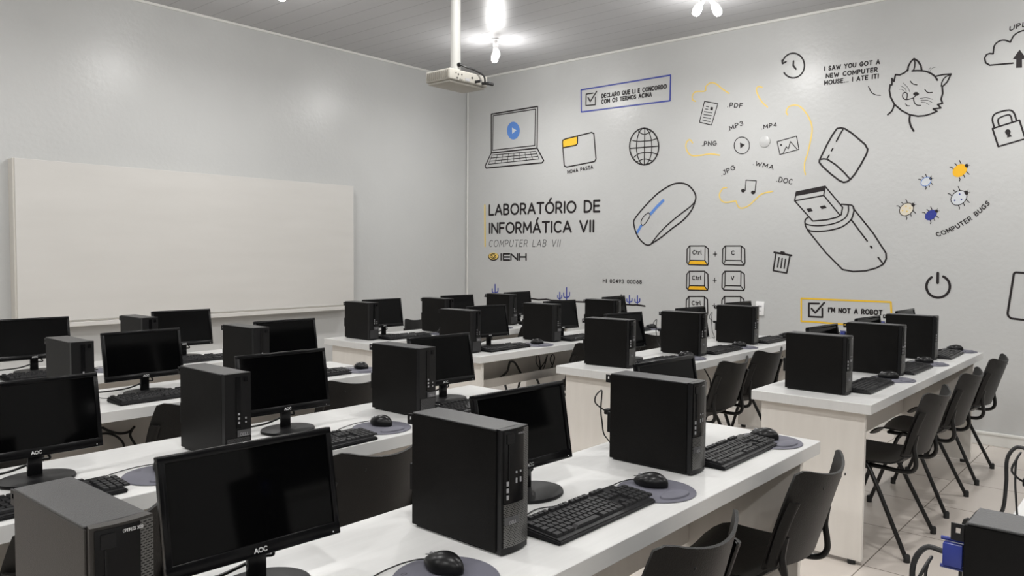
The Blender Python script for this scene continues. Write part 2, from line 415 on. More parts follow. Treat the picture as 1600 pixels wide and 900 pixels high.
# ------------------------------------------------------------------ projector on its pole
PX0, PX1, PY0, PY1, PZ0, PZ1 = 3.285, 3.615, 3.37, 3.585, 2.43, 2.512
pr = thing('projector', (PX0, PY0, PZ0)); pw, pd, ph = PX1-PX0, PY1-PY0, PZ1-PZ0
tag(pr, 'cream projector hanging under the white ceiling pole', 'projector')
MB().box(0, pw, 0, pd, .014, ph, .009, 3).build('housing', M['projw'], pr, True)
MB().box(.012, pw-.012, .012, pd-.012, 0, .0135, .004).build('base_plate', M['projw'], pr, True)
g = MB()
for k in range(11): g.box(-.003, .0005, .016+k*.0175, .025+k*.0175, .024, ph-.012, .001)
g.build('side_grille', M['projg'], pr)
for k, (a, b, r) in enumerate([(.06, .03, .004), (.085, .024, .003), (.10, .024, .003), (.07, .052, .005), (.10, .055, .004), (.05, .058, .003), (.19, .05, .006)]):
    MB().lathe([(0, 0), (r, 0), (r, .003), (0, .003)], 12, Matrix.Translation((a, 0, b)) @ Matrix.Rotation(pi/2, 4, 'X')).build('socket', M['black'], pr)
MB().box(.13, .17, -.002, .001, .024, .04).build('port_plate', M['greymark'], pr)
MB().lathe([(0, 0), (.03, 0), (.032, .012), (.024, .014), (0, .012)], 20, Matrix.Translation((.25, pd+.0005, .045)) @ Matrix.Rotation(-pi/2, 4, 'X')).build('lens', M['blackg'], pr, True)
pc = Vector((.150, .105, 0))
pole = thing('projector_pole', (PX0+pc.x, PY0+pc.y, PZ1+.001))
tag(pole, 'white round ceiling pole holding the projector', 'pole')
MB().lathe([(.0, .016), (.032, .016), (.030, ZC-PZ1-.02), (.0, ZC-PZ1-.02)], 24).build('tube', M['polew'], pole, True)
MB().lathe([(.0, ZC-PZ1-.019), (.07, ZC-PZ1-.019), (.075, ZC-PZ1-.002), (0, ZC-PZ1-.002)], 24).build('ceiling_flange', M['polew'], pole, True)
MB().box(-.075, .06, -.05, .05, 0, .007, .002).box(-.07, -.055, -.045, -.03, .007, .02).build('bracket', M['polew'], pole)
MB().lathe([(0, 0), (.013, 0), (.013, .012), (0, .012)], 14, Matrix.Translation((-.004, -.03, .05)) @ Matrix.Rotation(pi/2, 4, 'X')).build('cable_grommet', M['black'], pole, True)
o = MB().tube([(PX0+.146, PY0+.06, PZ1+.052), (PX0+.17, PY0+.03, PZ1+.035), (PX0+.22, PY0-.0, PZ1+.02), (PX0+.262, PY0-.03, PZ1-.01), (PX0+.27, PY0-.035, PZ1-.05), (PX0+.285, PY0-.02, PZ1-.056)], .006, 8, smooth=6)
o.tube([(PX0+.215, PY0-.006, PZ0+.03), (PX0+.22, PY0-.045, PZ0+.03)], .009, 8).tube([(PX0+.275, PY0-.006, PZ0+.03), (PX0+.285, PY0-.05, PZ0+.025), (PX0+.33, PY0-.045, PZ0+.027)], .010, 8)
tag(o.build('projector_cable', M['cable'], None, True), 'black cables plugged into the back of the ceiling projector', 'cable')

# ------------------------------------------------------------------ desks
def make_desk(name, x0, x1, yf, label, tray=False, depth=.55):
    t = thing(name, ((x0+x1)/2, yf+depth/2, 0)); tag(t, label, 'desk', 'white computer desks')
    W = (x1-x0)/2; D = depth/2
    MB().box(-W, W, -D, D, DZ-.046, DZ, .0018, 1).build('desktop', M['desk'], t)
    for s in (-1, 1):
        a, b = (-W+.055, -W+.08) if s < 0 else (W-.08, W-.055)
        p = MB().box(a, b, -D+.04, D-.03, .02, DZ-.0465, .001, 1).build('side_panel', M['panel'], t)
        for yy in (-D+.085, D-.075):
            MB().lathe([(0, 0), (.018, 0), (.018, .0195), (0, .0195)], 12, Matrix.Translation(((a+b)/2, yy, 0))).build('levelling_foot', M['rubber'], p)
    MB().box(-W+.081, W-.081, D-.085, D-.067, .29 if not tray else .47, DZ-.0465, .001, 1).build('modesty_panel', M['panel'], t)
    if tray:
        MB().box(-W+.081, W-.081, D-.205, D-.0855, .455, .469, .001, 1).box(-W+.081, W-.081, D-.22, D-.2055, .455, .515, .001, 1).build('cable_tray', M['panel'], t)
    return t
ROWS = {  # name: x0, x1, y front
 'A': (.27, 2.766, .957), 'B': (.27, 2.74, 2.11), 'C': (.22, 2.75, 3.285), 'D': (.15, 2.62, 4.27),
 'R3': (3.58, 6.04, 1.0255), 'R2': (3.555, 6.02, 2.205), 'R1': (3.52, 5.90, 3.335), 'R0': (3.445, 5.86, 4.33)}
WHERE = {'A': 'nearest left-hand desk', 'B': 'second left-hand desk', 'C': 'third left-hand desk', 'D': 'farthest left-hand desk',
         'R3': 'nearest right-hand desk', 'R2': 'second right-hand desk', 'R1': 'third right-hand desk', 'R0': 'farthest right-hand desk'}
for k, (x0, x1, yf) in ROWS.items():
    make_desk('computer_desk', x0, x1, yf, 'white three-seat computer desk, the %s counted from the camera' % WHERE[k].replace(' desk', ' one'), tray=(k == 'R1'))
make_desk('computer_desk', .27, 2.72, -.235, 'white desk whose corner shows at the bottom right edge of the photo')

# ------------------------------------------------------------------ computers
PWd, PHt, PDp = .088, .277, .292
def make_pc(style):
    """front faces -Y, origin at the middle of its footprint"""
    t = thing('desktop_computer'); hw, hd = PWd/2, PDp/2
    body = M['casesheen'] if style == 'grey' else M['case']  # grey style carries a painted side reflection
    MB().box(-hw, hw-.004, -hd+.02, hd, .006, PHt-.004, .0015, 1).build('case', body, t)
    MB().box(-hw-.001, hw-.002, -hd+.02, hd-.004, PHt-.0038, PHt, .001, 1).build('top_sheen_cover', M['topsheen'], t)  # thin lid added to carry the painted top reflection
    MB().box(-hw+.008, hw-.012, -hd+.03, hd-.01, .0, .006).build('foot', M['rubber'], t)
    # bezel with a gently bowed front
    def bez(u, v):
        x = -hw+u*PWd; return (x, -hd+.004-.006*sin(pi*u) if style != 'badge' else -hd+.002, .004+v*(PHt-.004))
    MB().grid(bez, 10, 2, .018).build('front_bezel', body if style == 'grey' else M['black'], t, True)
    def patch(name, u0, u1, v0, v1, lift, m, par=t, n=6):
        def f(u, v):
            uu = u0+(u1-u0)*u; a = bez(uu, v0+(v1-v0)*v); return (a[0], a[1]-lift, a[2])
        return MB().grid(f, n, 1, .002).build(name, m, par, True)
    if style in ('mesh', 'grey'):
        patch('mesh_strip', .76, .985, .05, .985, .0022, M['grille'])
        patch('mesh_panel', .06, .757, .05, .40, .0022, M['grille'])
        patch('drive_cover', .06, .757, .405, .985, .0024, M['blackg'])
        patch('drive_slot', .19, .22, .45, .88, .0044, M['black'], n=1)
        for k in range(3): patch('disc_mark', .13, .19, .44+k*.055, .475+k*.055, .0044, M['greymark'], n=1)
        patch('power_button', .14, .36, .885, .96, .0044, M['black'], n=2)
        for k in range(2):
            patch('usb_port', .43+k*.16, .47+k*.16, .56, .60, .0046, M['greymark'], n=1)
            patch('audio_port', .43+k*.16, .47+k*.16, .64, .655, .0046, M['greymark'], n=1)
        patch('badge', .08, .55, .235, .295, .0036, M['badge'], n=4)
        mb = MB(); g, L = glyphs('OPTIPLEX 3020' if False else 'OPTI', .24)
    else:
        patch('lower_grille', .06, .94, .03, .26, .0022, M['grilled'])
        patch('badge', .45, .97, .27, .345, .004, M['badge'], n=2)
        patch('drive_strip', .42, .60, .37, .96, .0022, M['blackg'], n=1)
        for k in range(3): patch('usb_port', .48, .54, .42+k*.05, .445+k*.05, .0044, M['greymark'], n=1)
        for k in range(2): patch('audio_port', .75, .80, .42+k*.05, .44+k*.05, .0044, M['greymark'], n=1)
        patch('power_button', .72, .86, .90, .955, .004, M['blackg'], n=1)
    # rear: padlock loop and latch block
    lp = MB()
    lp.box(-hw+.001, -hw+.004, hd+.0002, hd+.017, PHt-.012, PHt-.006); lp.box(-hw+.001, -hw+.004, hd+.0002, hd+.017, PHt-.031, PHt-.020)
    lp.box(-hw+.001, -hw+.004, hd+.011, hd+.017, PHt-.020, PHt-.012); lp.box(-hw+.001, -hw+.004, hd+.0002, hd+.004, PHt-.021, PHt-.012); lp.build('padlock_loop', M['black'], t)
    MB().box(-hw+.004, -hw+.03, hd+.0002, hd+.012, .085, .15, .001, 1).build('rear_bracket', M['black'], t)
    return t
PC0 = {s: make_pc(s) for s in ('mesh', 'badge', 'grey')}
def label_text(t, s, xa, z, h, wid, th, y, m):
    local_text('lettering', s, xa, z, h, wid, th, m, t, y)
label_text(PC0['grey'], 'OPTIPLEX 3020', -.003, PHt*.952, .0042, .028, .0008, -PDp/2-.0062, M['whitem'])
label_text(PC0['mesh'], 'OPTIPLEX', .0, PHt*.952, .0035, .020, .0006, -PDp/2-.0062, M['greymark'])
for s in ('mesh', 'grey'): local_text('badge_lettering', 'DELL', -.026, PHt*.253, .0065, .022, .0013, M['greymark'], PC0[s], -PDp/2-.0062)
local_text('badge_lettering', 'DELL', .004, PHt*.292, .009, .028, .0017, M['greymark'], PC0['badge'], -PDp/2-.0042)

# ------------------------------------------------------------------ monitors
def make_monitor():
    t = thing('computer_monitor')
    MB().lathe([(0, 0), (.098, 0), (.1, .003), (.098, .009), (.06, .0125), (0, .013)], 40, cy=.86).build('base', M['black'], t, True)
    nk = MB(); nk.box(-.019, .019, .012, .027, .010, .125, .003)
    nk.build('neck', M['blackg'], t, True)
    # Panel: lower edge y~.0 z .07, leaning back 9 degrees
    R = Matrix.Translation((0, .002, .068)) @ Matrix.Rotation(radians(-10), 4, 'X')
    W, H = .179, .222
    fr = MB()
    fr.box(-W, W, -.004, .014, H-.014, H, .002, 2, R).box(-W, W, -.004, .014, 0, .026, .002, 2, R)
    fr.box(-W, -W+.013, -.004, .014, .022, H-.010, .002, 2, R).box(W-.013, W, -.004, .014, .022, H-.010, .002, 2, R)
    fr.build('bezel', M['blackg'], t, True)
    MB().box(-W+.010, W-.010, .0, .010, .020, H-.010, 0, 1, R).build('screen', M['screen'], t)
    MB().box(-W+.006, W-.006, .0105, .02, .006, H-.006, .003, 2, R).box(-.11, .11, .019, .038, .03, .15, .012, 3, R).build('back_cover', M['black'], t, True)
    local_text('logo_lettering', 'AOC', -.013, .008, .008, .026, .0022, M['whitem'], t, -.0046, .18, R)
    MB().lathe([(0, 0), (.0013, 0), (.0013, .001), (0, .001)], 8, R @ Matrix.Translation((W-.018, -.0042, .007)) @ Matrix.Rotation(pi/2, 4, 'X')).build('power_light', M['whitem'], t)
    MB().tube([(.012, .03, .115), (.03, .03, .075), (.045, .035, .05), (.02, .05, .045), (-.05, .075, .02), (-.12, .10, .012), (-.17, .12, .010)], .0036, 6, smooth=5).build('cable', M['cable'], t, True)
    return t
MON0 = make_monitor()

# ------------------------------------------------------------------ keyboard
def make_keyboard():
    t = thing('keyboard'); W, D = .208, .072
    def top(u, v): return (-W+2*W*u, -D+2*D*v, .012+.010*v)
    b = MB(); vs = []
    tb = bmesh.new(); bmesh.ops.create_cube(tb, size=1)
    tb.transform(Matrix.Diagonal((2*W, 2*D, .012, 1)))
    for v in tb.verts:
        v.co.z = .001 if v.co.z < 0 else (.011 if v.co.y < 0 else .021)
        if v.co.z > .002: v.co.x *= .985; v.co.y *= .97
    bmesh.ops.bevel(tb, geom=list(tb.edges), offset=.003, segments=2, affect='EDGES')
    b._add(tb); b.build('body', M['keybase'], t, True)
    def keys(name, cells):
        mb = MB()
        for (x, y, wd, dp) in cells:
            z = .011+.010*(y+D)/(2*D)
            tb = bmesh.new(); bmesh.ops.create_cube(tb, size=1)
            tb.transform(Matrix.Diagonal((wd, dp, .006, 1)))
            for v in tb.verts:
                if v.co.z > 0: v.co.x *= .80; v.co.y *= .82
                v.co.z += .0035+z+v.co.y*.07
            tb.transform(Matrix.Translation((x, y, 0)))
            mb._add(tb)
        return mb.build(name, M['key'], t)
    u = .0186; cells = []; xs = -W+.012
    for r, (off, n) in enumerate([(0, 15), (.25, 14.5), (.35, 14), (.6, 13)]):
        y = .030-r*u
        k = off and 1 or 0
        x = xs
        if off: cells.append((x+u*(.5+off*.5), y, u*(1+off)*.93, u*.9)); x += u*(1+off)
        while x < xs+15*u-u*1.01: cells.append((x+u/2, y, u*.92, u*.9)); x += u
        cells.append(((x+xs+15*u)/2, y, (xs+15*u-x)*.94, u*.9))
    y = .030-4*u; x = xs
    for wk in (1.4, 1.1, 1.3, 6.2, 1.3, 1.1, 1.1, 1.5): cells.append((x+wk*u/2, y, wk*u*.94, u*.9)); x += wk*u
    keys('letter_keys', cells)
    keys('function_keys', [(xs+u*(.5+i+(.6 if i > 0 else 0)+(.45 if i > 4 else 0)+(.45 if i > 8 else 0)), .058, u*.9, u*.75) for i in range(13)])
    nx = xs+15*u+.006; v = u*.97
    keys('navigation_keys', [(nx+v*(i+.5), .030-j*u, v*.92, u*.9) for i in range(3) for j in (0, 1)]+[(nx+v*(i+.5), .058, v*.9, u*.75) for i in range(3)])
    keys('arrow_keys', [(nx+v*1.5, .030-3*u, v*.92, u*.9)]+[(nx+v*(i+.5), .030-4*u, v*.92, u*.9) for i in range(3)])
    px = nx+3*v+.005
    keys('number_keys', [(px+v*(i+.5), .030-j*u, v*.92, u*.9) for i in range(4) for j in range(5)])
    MB().tube([(.0, D-.004, .012), (-.02, D+.03, .006), (-.06, D+.05, .004), (-.13, D+.04, .004), (-.19, D+.07, .004), (-.2, D+.14, .004)], .0019, 6, smooth=5).build('cable', M['cable'], t, True)
    return t
KB0 = make_keyboard()

# ------------------------------------------------------------------ mouse and pad
def make_mouse():
    t = thing('computer_mouse')
    tb = bmesh.new(); bmesh.ops.create_uvsphere(tb, u_segments=24, v_segments=14, radius=1)
    for v in tb.verts:
        x, y, z = v.co
        wd = .029+.004*cos(y*3.0); h = .036*(1-.25*y-.18*y*y)
        v.co = (x*wd, y*.052, max(z, -.28)*h*.80+.0095)
        if z <= -.28: v.co.z = .0012
    MB()._add(tb).build('body', M['mouse'], t, True, 80)
    MB().lathe([(0, -.0035), (.008, -.0035), (.009, 0), (.008, .0035), (0, .0035)], 14, Matrix.Translation((0, .03, .0235)) @ Matrix.Rotation(pi/2, 4, 'Y')).build('scroll_wheel', M['greymark'], t, True)
    MB().box(-.0006, .0006, .018, .045, .0225, .0245, 0, 1, Matrix.Rotation(radians(-14), 4, 'X') @ Matrix.Translation((0, 0, .008))).build('button_gap', M['rubber'], t)
    MB().tube([(0, .049, .010), (-.01, .07, .006), (-.05, .085, .0035), (-.11, .09, -.0012), (-.16, .07, -.002), (-.185, .03, -.002), (-.22, .01, -.002), (-.27, .03, -.002), (-.31, .12, -.002)], .0017, 6, smooth=6).build('cable', M['cable'], t, True)
    return t
MO0 = make_mouse()
def make_pad():
    t = thing('mouse_pad')
    MB().lathe([(0, .0), (.108, .0), (.11, .0016), (.108, .0036), (0, .0038)], 48).build('mat', M['pad'], t, True)
    MB().lathe([(.042, .0039), (.040, .008), (.028, .013), (0, .0145)], 24, Matrix.Translation((.0, -.067, 0)), cx=1.25, cy=.62).build('wrist_rest', M['pad'], t, True)
    mk = MB()
    for q in ribbon2(arc(0, 0, .007, .004, 0, 360, 14), .0012): mk.poly([(-.05+c[0], .072+c[1], .0040) for c in q])
    mk.build('printed_mark', M['ink'], t)
    return t
PAD0 = make_pad()

# ------------------------------------------------------------------ rear cables of a computer
def make_vga():
    t = thing('video_cable')
    MB().box(-.011, .011, .0, .026, -.017, .017, .002, 2).build('plug', M['blue'], t, True)
    MB().tube([(0, -.001, .021), (0, .03, .021)], .003, 8).tube([(0, -.001, -.021), (0, .03, -.021)], .003, 8).build('thumb_screw', M['blue'], t, True)
    MB().tube([(0, .0255, 0), (0, .05, 0), (-.003, .066, -.03), (-.004, .066, -.09), (-.003, .075, -.16), (-.003, .12, -.192), (0, .150, -.205), (0, .152, -.40)], .0042, 8, smooth=5).build('cord', M['cable'], t, True)
    return t
VG0 = make_vga()
def make_power():
    t = thing('power_cable')
    MB().box(-.012, .012, .0, .022, -.009, .009, .003, 2).build('plug', M['black'], t, True)
    MB().tube([(0, .0215, 0), (-.012, .032, .010), (-.034, .040, .03), (-.042, .032, .055), (-.02, .026, .07), (-.004, .036, .045), (-.008, .036, .0), (-.002, .034, -.04), (.004, .032, -.075), (.03, .034, -.10), (.08, .05, -.128), (.16, .09, -.142), (.21, .125, -.143)], .0024, 8, smooth=5).build('cord', M['cable'], t, True)
    return t
PWR0 = make_power()

# ------------------------------------------------------------------ chairs
def make_chair():
    """faces +Y; origin on the floor"""
    t = thing('stacking_chair')
    def seat(u, v):
        x = (u-.5)*2; y = -.165+.385*v
        wd = .205+.012*sin(pi*v)-(.03*(v-.85)/.15 if v > .85 else 0)
        z = .425+.020*x*x-.012*sin(pi*v)-(.06*((v-.75)/.25)**2 if v > .75 else 0)+(.03*((.15-v)/.15)**2 if v < .15 else 0)
        return (x*wd, y, z)
    MB().grid(seat, 14, 14, .008).build('seat', M['chair'], t, True, 60)
    def back(u, v):
        x = (u-.5)*2; top = .792-.038*(1-x*x)-.022*max(0, (abs(x)-.78)/.22)**2
        z = .475+.03*x*x*0+(top-.475)*v
        wd = .205+.008*sin(pi*v)-.020*v**3
        y = -.214-.085*v+.066*x*x
        return (-x*wd, y-.0, z)
    MB().grid(back, 16, 10, .008).build('backrest', M['chair'], t, True, 60)
    for s in (-1, 1):
        apx = (s*.19, .005, .392)
        lg = MB().tube([(s*.245, -.2, .012), (s*.20, -.02, .385), (s*.185, .02, .40)], .0105, 10, smooth=3).build('leg', M['tube'], t, True)
        MB().lathe([(0, 0), (.0145, 0), (.0145, .03), (.0115, .036), (0, .036)], 12, Matrix.Translation((s*.2455, -.202, 0))).build('rubber_foot', M['rubber'], lg, True)
        lg = MB().tube([(s*.237, .19, .012), (s*.205, .06, .385), (s*.19, .0, .40)], .0105, 10, smooth=3).build('leg', M['tube'], t, True)
        MB().lathe([(0, 0), (.0145, 0), (.0145, .03), (.0115, .036), (0, .036)], 12, Matrix.Translation((s*.2375, .192, 0))).build('rubber_foot', M['rubber'], lg, True)
        MB().tube([(s*.165, .12, .402), (s*.17, -.05, .402), (s*.178, -.15, .399), (s*.184, -.195, .408), (s*.187, -.214, .435), (s*.188, -.212, .475), (s*.188, -.205, .52), (s*.186, -.213, .58)], .0105, 10, smooth=5).build('back_support', M['tube'], t, True)
    MB().tube([(-.19, .0, .396), (.19, .0, .396)], .009, 10).tube([(-.165, .12, .40), (.165, .12, .40)], .009, 10).build('crossbar', M['tube'], t, True)
    for s in (-1, 1):
        def fl(u, v, s=s):
            z = .49+.20*v; vv = (z-.475)/.29
            xx = .184+.018*u+.008*sin(pi*vv)-.020*vv**3
            return (s*xx, -.216-.085*vv+.066*((xx/.205)**2)-.009-.012*sin(pi*(.15+.85*u)), z)
        MB().grid(fl if s < 0 else (lambda u, v: fl(1-u, v)), 6, 6, .010).build('side_channel', M['chair'], t, True, 60)
        MB().lathe([(0, 0), (.005, 0), (.004, .002), (0, .003)], 10, Matrix.Translation((s*.10, -.297+.066*.25-.009, .72)) @ Matrix.Rotation(pi/2, 4, 'X')).build('rivet', M['black'], t)
    return t
CH0 = make_chair()

index_kids()
USED = set()
def put(proto, x, y, z, rz, label, cat, group):
    o = proto if proto.name not in USED else dup(proto)
    USED.add(proto.name)
    o.location = (x, y, z); o.rotation_euler = (0, 0, rz); tag(o, label, cat, group); return o

SEATL = ['left seat', 'middle seat', 'aisle seat']; SEATR = ['aisle seat', 'middle seat', 'wall seat']
# row, seat index, pc left x, pc front y, pc turn, style, monitor top-right corner x,y, turn (deg)
SEATS = [
 ('A', 0, .408, 1.118, 1.5, 'grey', .976, 1.363, -3.8), ('A', 1, 1.228, 1.094, 0, 'mesh', 1.793, 1.365, -3.2), ('A', 2, 2.056, 1.083, 0, 'mesh', 2.59, 1.365, -4),
 ('B', 0, .38, 2.22, 0, 'badge', .935, 2.488, -1), ('B', 1, 1.20, 2.212, 0, 'badge', 1.764, 2.495, -3.6), ('B', 2, 2.047, 2.263, 1, 'badge', 2.566, 2.496, -3.4),
 ('C', 0, .37, 3.42, 0, 'badge', .93, 3.62, 0), ('C', 1, 1.19, 3.425, 0, 'badge', 1.74, 3.63, .9), ('C', 2, 2.02, 3.44, 1, 'badge', 2.51, 3.64, -4),
 ('D', 1, 1.10, 4.40, 0, 'badge', 1.61, 4.66, -3), ('D', 2, 1.885, 4.37, 0, 'badge', 2.43, 4.655, -4),
 ('R3', 0, 3.725, 1.18, -1.5, 'mesh', 4.31, 1.42, -4), ('R3', 1, 4.53, 1.15, 0, 'mesh', 5.08, 1.42, -4), ('R3', 2, 5.36, 1.17, 0, 'mesh', 5.91, 1.43, -2),
 ('R2', 0, 3.735, 2.372, 6, 'mesh', 4.26, 2.615, -6), ('R2', 1, 4.505, 2.325, 0, 'mesh', 5.03, 2.57, -4), ('R2', 2, 5.345, 2.34, 1.5, 'mesh', 5.84, 2.59, -5),
 ('R1', 0, 3.59, 3.468, 2, 'badge', 4.12, 3.65, -6), ('R1', 1, 4.455, 3.472, 2, 'badge', 4.93, 3.635, -5), ('R1', 2, 5.20, 3.44, 1, 'mesh', 5.74, 3.70, 3),
 ('R0', 0, 3.585, 4.512, 1, 'badge', 4.045, 4.70, -4), ('R0', 1, 4.335, 4.48, 0, 'badge', 4.86, 4.69, -4), ('R0', 2, 5.205, 4.55, 2, 'badge', 5.672, 4.72, -1)]
PCDESC = {'mesh': 'black computer with grey mesh front', 'badge': 'black computer with small badge', 'grey': 'mesh-strip computer with painted grey reflection'}
PADOFF = {('R3', 0): (.66, .125), ('R2', 2): (.62, .13), ('R1', 0): (.66, .12), ('R0', 0): (.70, .13), ('R0', 2): (.5, .11), ('D', 2): (.65, .13)}
for (row, si, px, py, pa, sty, mx_, my_, ma) in SEATS:
    left = row in 'ABCD'; seat = (SEATL if left else SEATR)[si]; yf = ROWS[row][2]
    wh = '%s of the %s' % (seat, WHERE[row])
    a = radians(pa); c = Vector((px, py)) + Matrix.Rotation(a, 2) @ Vector((PWd/2, PDp/2))
    put(PC0[sty], c.x, c.y, DZ+.0003, a, '%s at the %s' % (PCDESC[sty], wh), 'computer', 'slim computers on the desks')
    rr = Matrix.Rotation(a, 2)
    q = c + rr @ Vector((-.010, PDp/2+.0135))
    if (row, si) in (('R3', 1), ('R3', 2)): put(VG0, q.x, q.y, DZ+.20, a, 'blue-plugged cable behind the computer at the %s' % wh, 'cable', 'video cables behind the computers')
    q = c + rr @ Vector((-.014, PDp/2+.0135))
    if (row, si) in (('A', 2), ('R2', 1), ('R2', 2), ('R3', 1), ('R3', 2)): put(PWR0, q.x, q.y, DZ+.146, a, 'black cable behind the computer at the %s' % wh, 'cable', 'power cables behind the computers')
    a = radians(ma); m2 = Vector((mx_, my_)) - Matrix.Rotation(a, 2) @ Vector((.179, .040))
    put(MON0, m2.x, m2.y, DZ+.0003, a, 'black monitor, screen off, at the %s' % wh, 'monitor', 'black monitors on the desks')
    kx = px+.325+random.uniform(-.01, .01); ky = yf+.150
    if (row, si) == ('A', 1): kx, ky = 1.570, 1.110
    if (row, si) == ('A', 2): kx, ky = 2.385, 1.108
    if (row, si) == ('R3', 1): kx = 4.83
    if (row, si) == ('B', 0): kx, ky = .675, 2.215
    if (row, si) == ('B', 1): kx, ky = 1.51, 2.18
    if (row, si) == ('C', 1): kx, ky = 1.56, 3.43
    put(KB0, kx, ky, DZ+.0003, radians(random.uniform(-1.5, 2)), 'black keyboard at the %s' % wh, 'keyboard', 'black keyboards on the desks')
    dx, dy = PADOFF.get((row, si), (.64, .135))
    if (row, si) == ('A', 0): dx, dy = .665, .150
    qx, qy = px+dx, yf+dy
    if row == 'A' and si == 2: qx, qy = 2.63, 1.085
    rp = radians(random.uniform(-12, 4))
    put(PAD0, qx, qy, DZ+.0003, rp, 'round grey mouse pad at the %s' % wh, 'mouse pad', 'round grey mouse pads')
    put(MO0, qx+.022, qy+.030, DZ+.0042, radians(8+random.uniform(-5, 8)), 'black mouse on the round pad at the %s' % wh, 'mouse', 'black mice on the pads')
# rear desk behind the camera line
for (px, py, lab) in [(1.262, -.062, 'black computer with blue video plug at the bottom right corner'), (2.07, -.062, 'black computer just beyond the right edge of the photo')]:
    put(PC0['mesh'], px+PWd/2, py+PDp/2, DZ+.0003, 0, lab, 'computer', 'slim computers on the desks')
    put(VG0, px+.013, py+PDp+.0015, DZ+.222, 0, 'blue video plug and cable on the ' + ('bottom right computer' if px < 2 else 'computer beyond the right edge'), 'cable', 'video cables behind the computers')
    put(PWR0, px+.014, py+PDp+.0135, DZ+.146, 0, 'thin black cable loop on the ' + ('bottom right computer' if px < 2 else 'computer beyond the right edge'), 'cable', 'power cables behind the computers')

CH = [('A', 1.635, 1.077, -2, 'nearest chair, bottom centre, pushed under the nearest left-hand desk'),
      ('A', 2.40, 1.077, 1, 'black chair at the aisle seat of the nearest left-hand desk'),
      ('B', .72, 2.20, 4, 'black chair at the left seat of the second left-hand desk'),
      ('B', 1.63, 2.22, -2, 'black chair at the middle seat of the second left-hand desk'),
      ('C', .80, 3.42, 0, 'black chair at the left seat of the third left-hand desk'),
      ('C', 1.59, 3.41, 3, 'black chair at the middle seat of the third left-hand desk'),
      ('C', 2.41, 3.37, -2, 'black chair at the aisle seat of the third left-hand desk'),
      ('R3', 4.073, 1.125, 0, 'black chair at the aisle seat of the nearest right-hand desk'),
      ('R3', 4.870, 1.130, 0, 'black chair at the middle seat of the nearest right-hand desk'),
      ('R3', 5.662, 1.130, 0, 'black chair nearest the mural wall at the nearest right-hand desk'),
      ('R2', 4.40, 2.29, 0, 'black chair at the middle seat of the second right-hand desk'),
      ('R2', 5.03, 2.33, -4, 'black chair nearest the mural wall at the second right-hand desk'),
      ('R1', 4.54, 3.44, 0, 'black chair at the middle seat of the third right-hand desk'),
      ('R1', 5.42, 3.44, -4, 'black chair nearest the mural wall at the third right-hand desk'),
      ('R0', 5.20, 4.50, 0, 'black chair nearest the mural wall at the farthest right-hand desk'),
      ('R0', 4.93, 5.22, 176, 'black chair standing behind the farthest right-hand desk, facing it')]
for (row, x, y, a, lab) in CH:
    put(CH0, x, y, 0.0, radians(a), lab, 'chair', 'black plastic chairs with tube legs')

# ------------------------------------------------------------------ loose cables under the desks
def x_ok(pts): return pts[0][0] > 700
def cab(pts, r, label, Y):
    mb = MB(); P = [at_y(x, y, Y) for x, y in pts]
    for i, p in enumerate(P):
        p.y += .012*sin(i*1.7)
        if Y in (3.72, 3.73, 3.74) and x_ok(pts): p.z = max(p.z, .470+r)
    mb.tube(P, r, 8, smooth=5)
    tag(mb.build('hanging_cable', M['cable'], None, True), label, 'cable')
cab([(776, 598), (782, 592), (792, 580), (794, 568), (799, 565), (806, 567), (811, 580), (815, 590), (814, 598)], .008, 'thick black cable arch in the tray of the third right-hand desk', 3.72)
cab([(842, 556), (846, 572), (842, 577), (849, 566), (856, 555), (853, 570), (847, 580), (860, 574), (868, 560), (864, 554), (858, 562), (863, 575), (852, 583)], .0045, 'tangle of black cables in the tray of the third right-hand desk', 3.73)
cab([(838, 556), (840, 568), (846, 579)], .0035, 'thin black cable beside the tangle under the third right-hand desk', 3.74)
cab([(160, 668), (172, 674), (186, 677), (200, 674), (211, 667)], .006, 'upper black cable swag under the third left-hand desk', 3.72)
cab([(156, 678), (170, 678), (182, 682), (191, 692), (195, 706)], .005, 'lower black cable bow under the third left-hand desk', 3.73)
cab([(207, 670), (205, 680), (208, 690), (215, 700)], .006, 'short black cable beside the middle chair of the third left-hand desk', 3.70)
cab([(1101, 577), (1106, 582), (1109, 594), (1108, 606)], .005, 'black cable hanging under the aisle end of the second right-hand desk', 2.60)
cab([(1213, 560), (1217, 568), (1221, 576), (1225, 584)], .005, 'black cable hanging under the wall end of the second right-hand desk', 2.62)

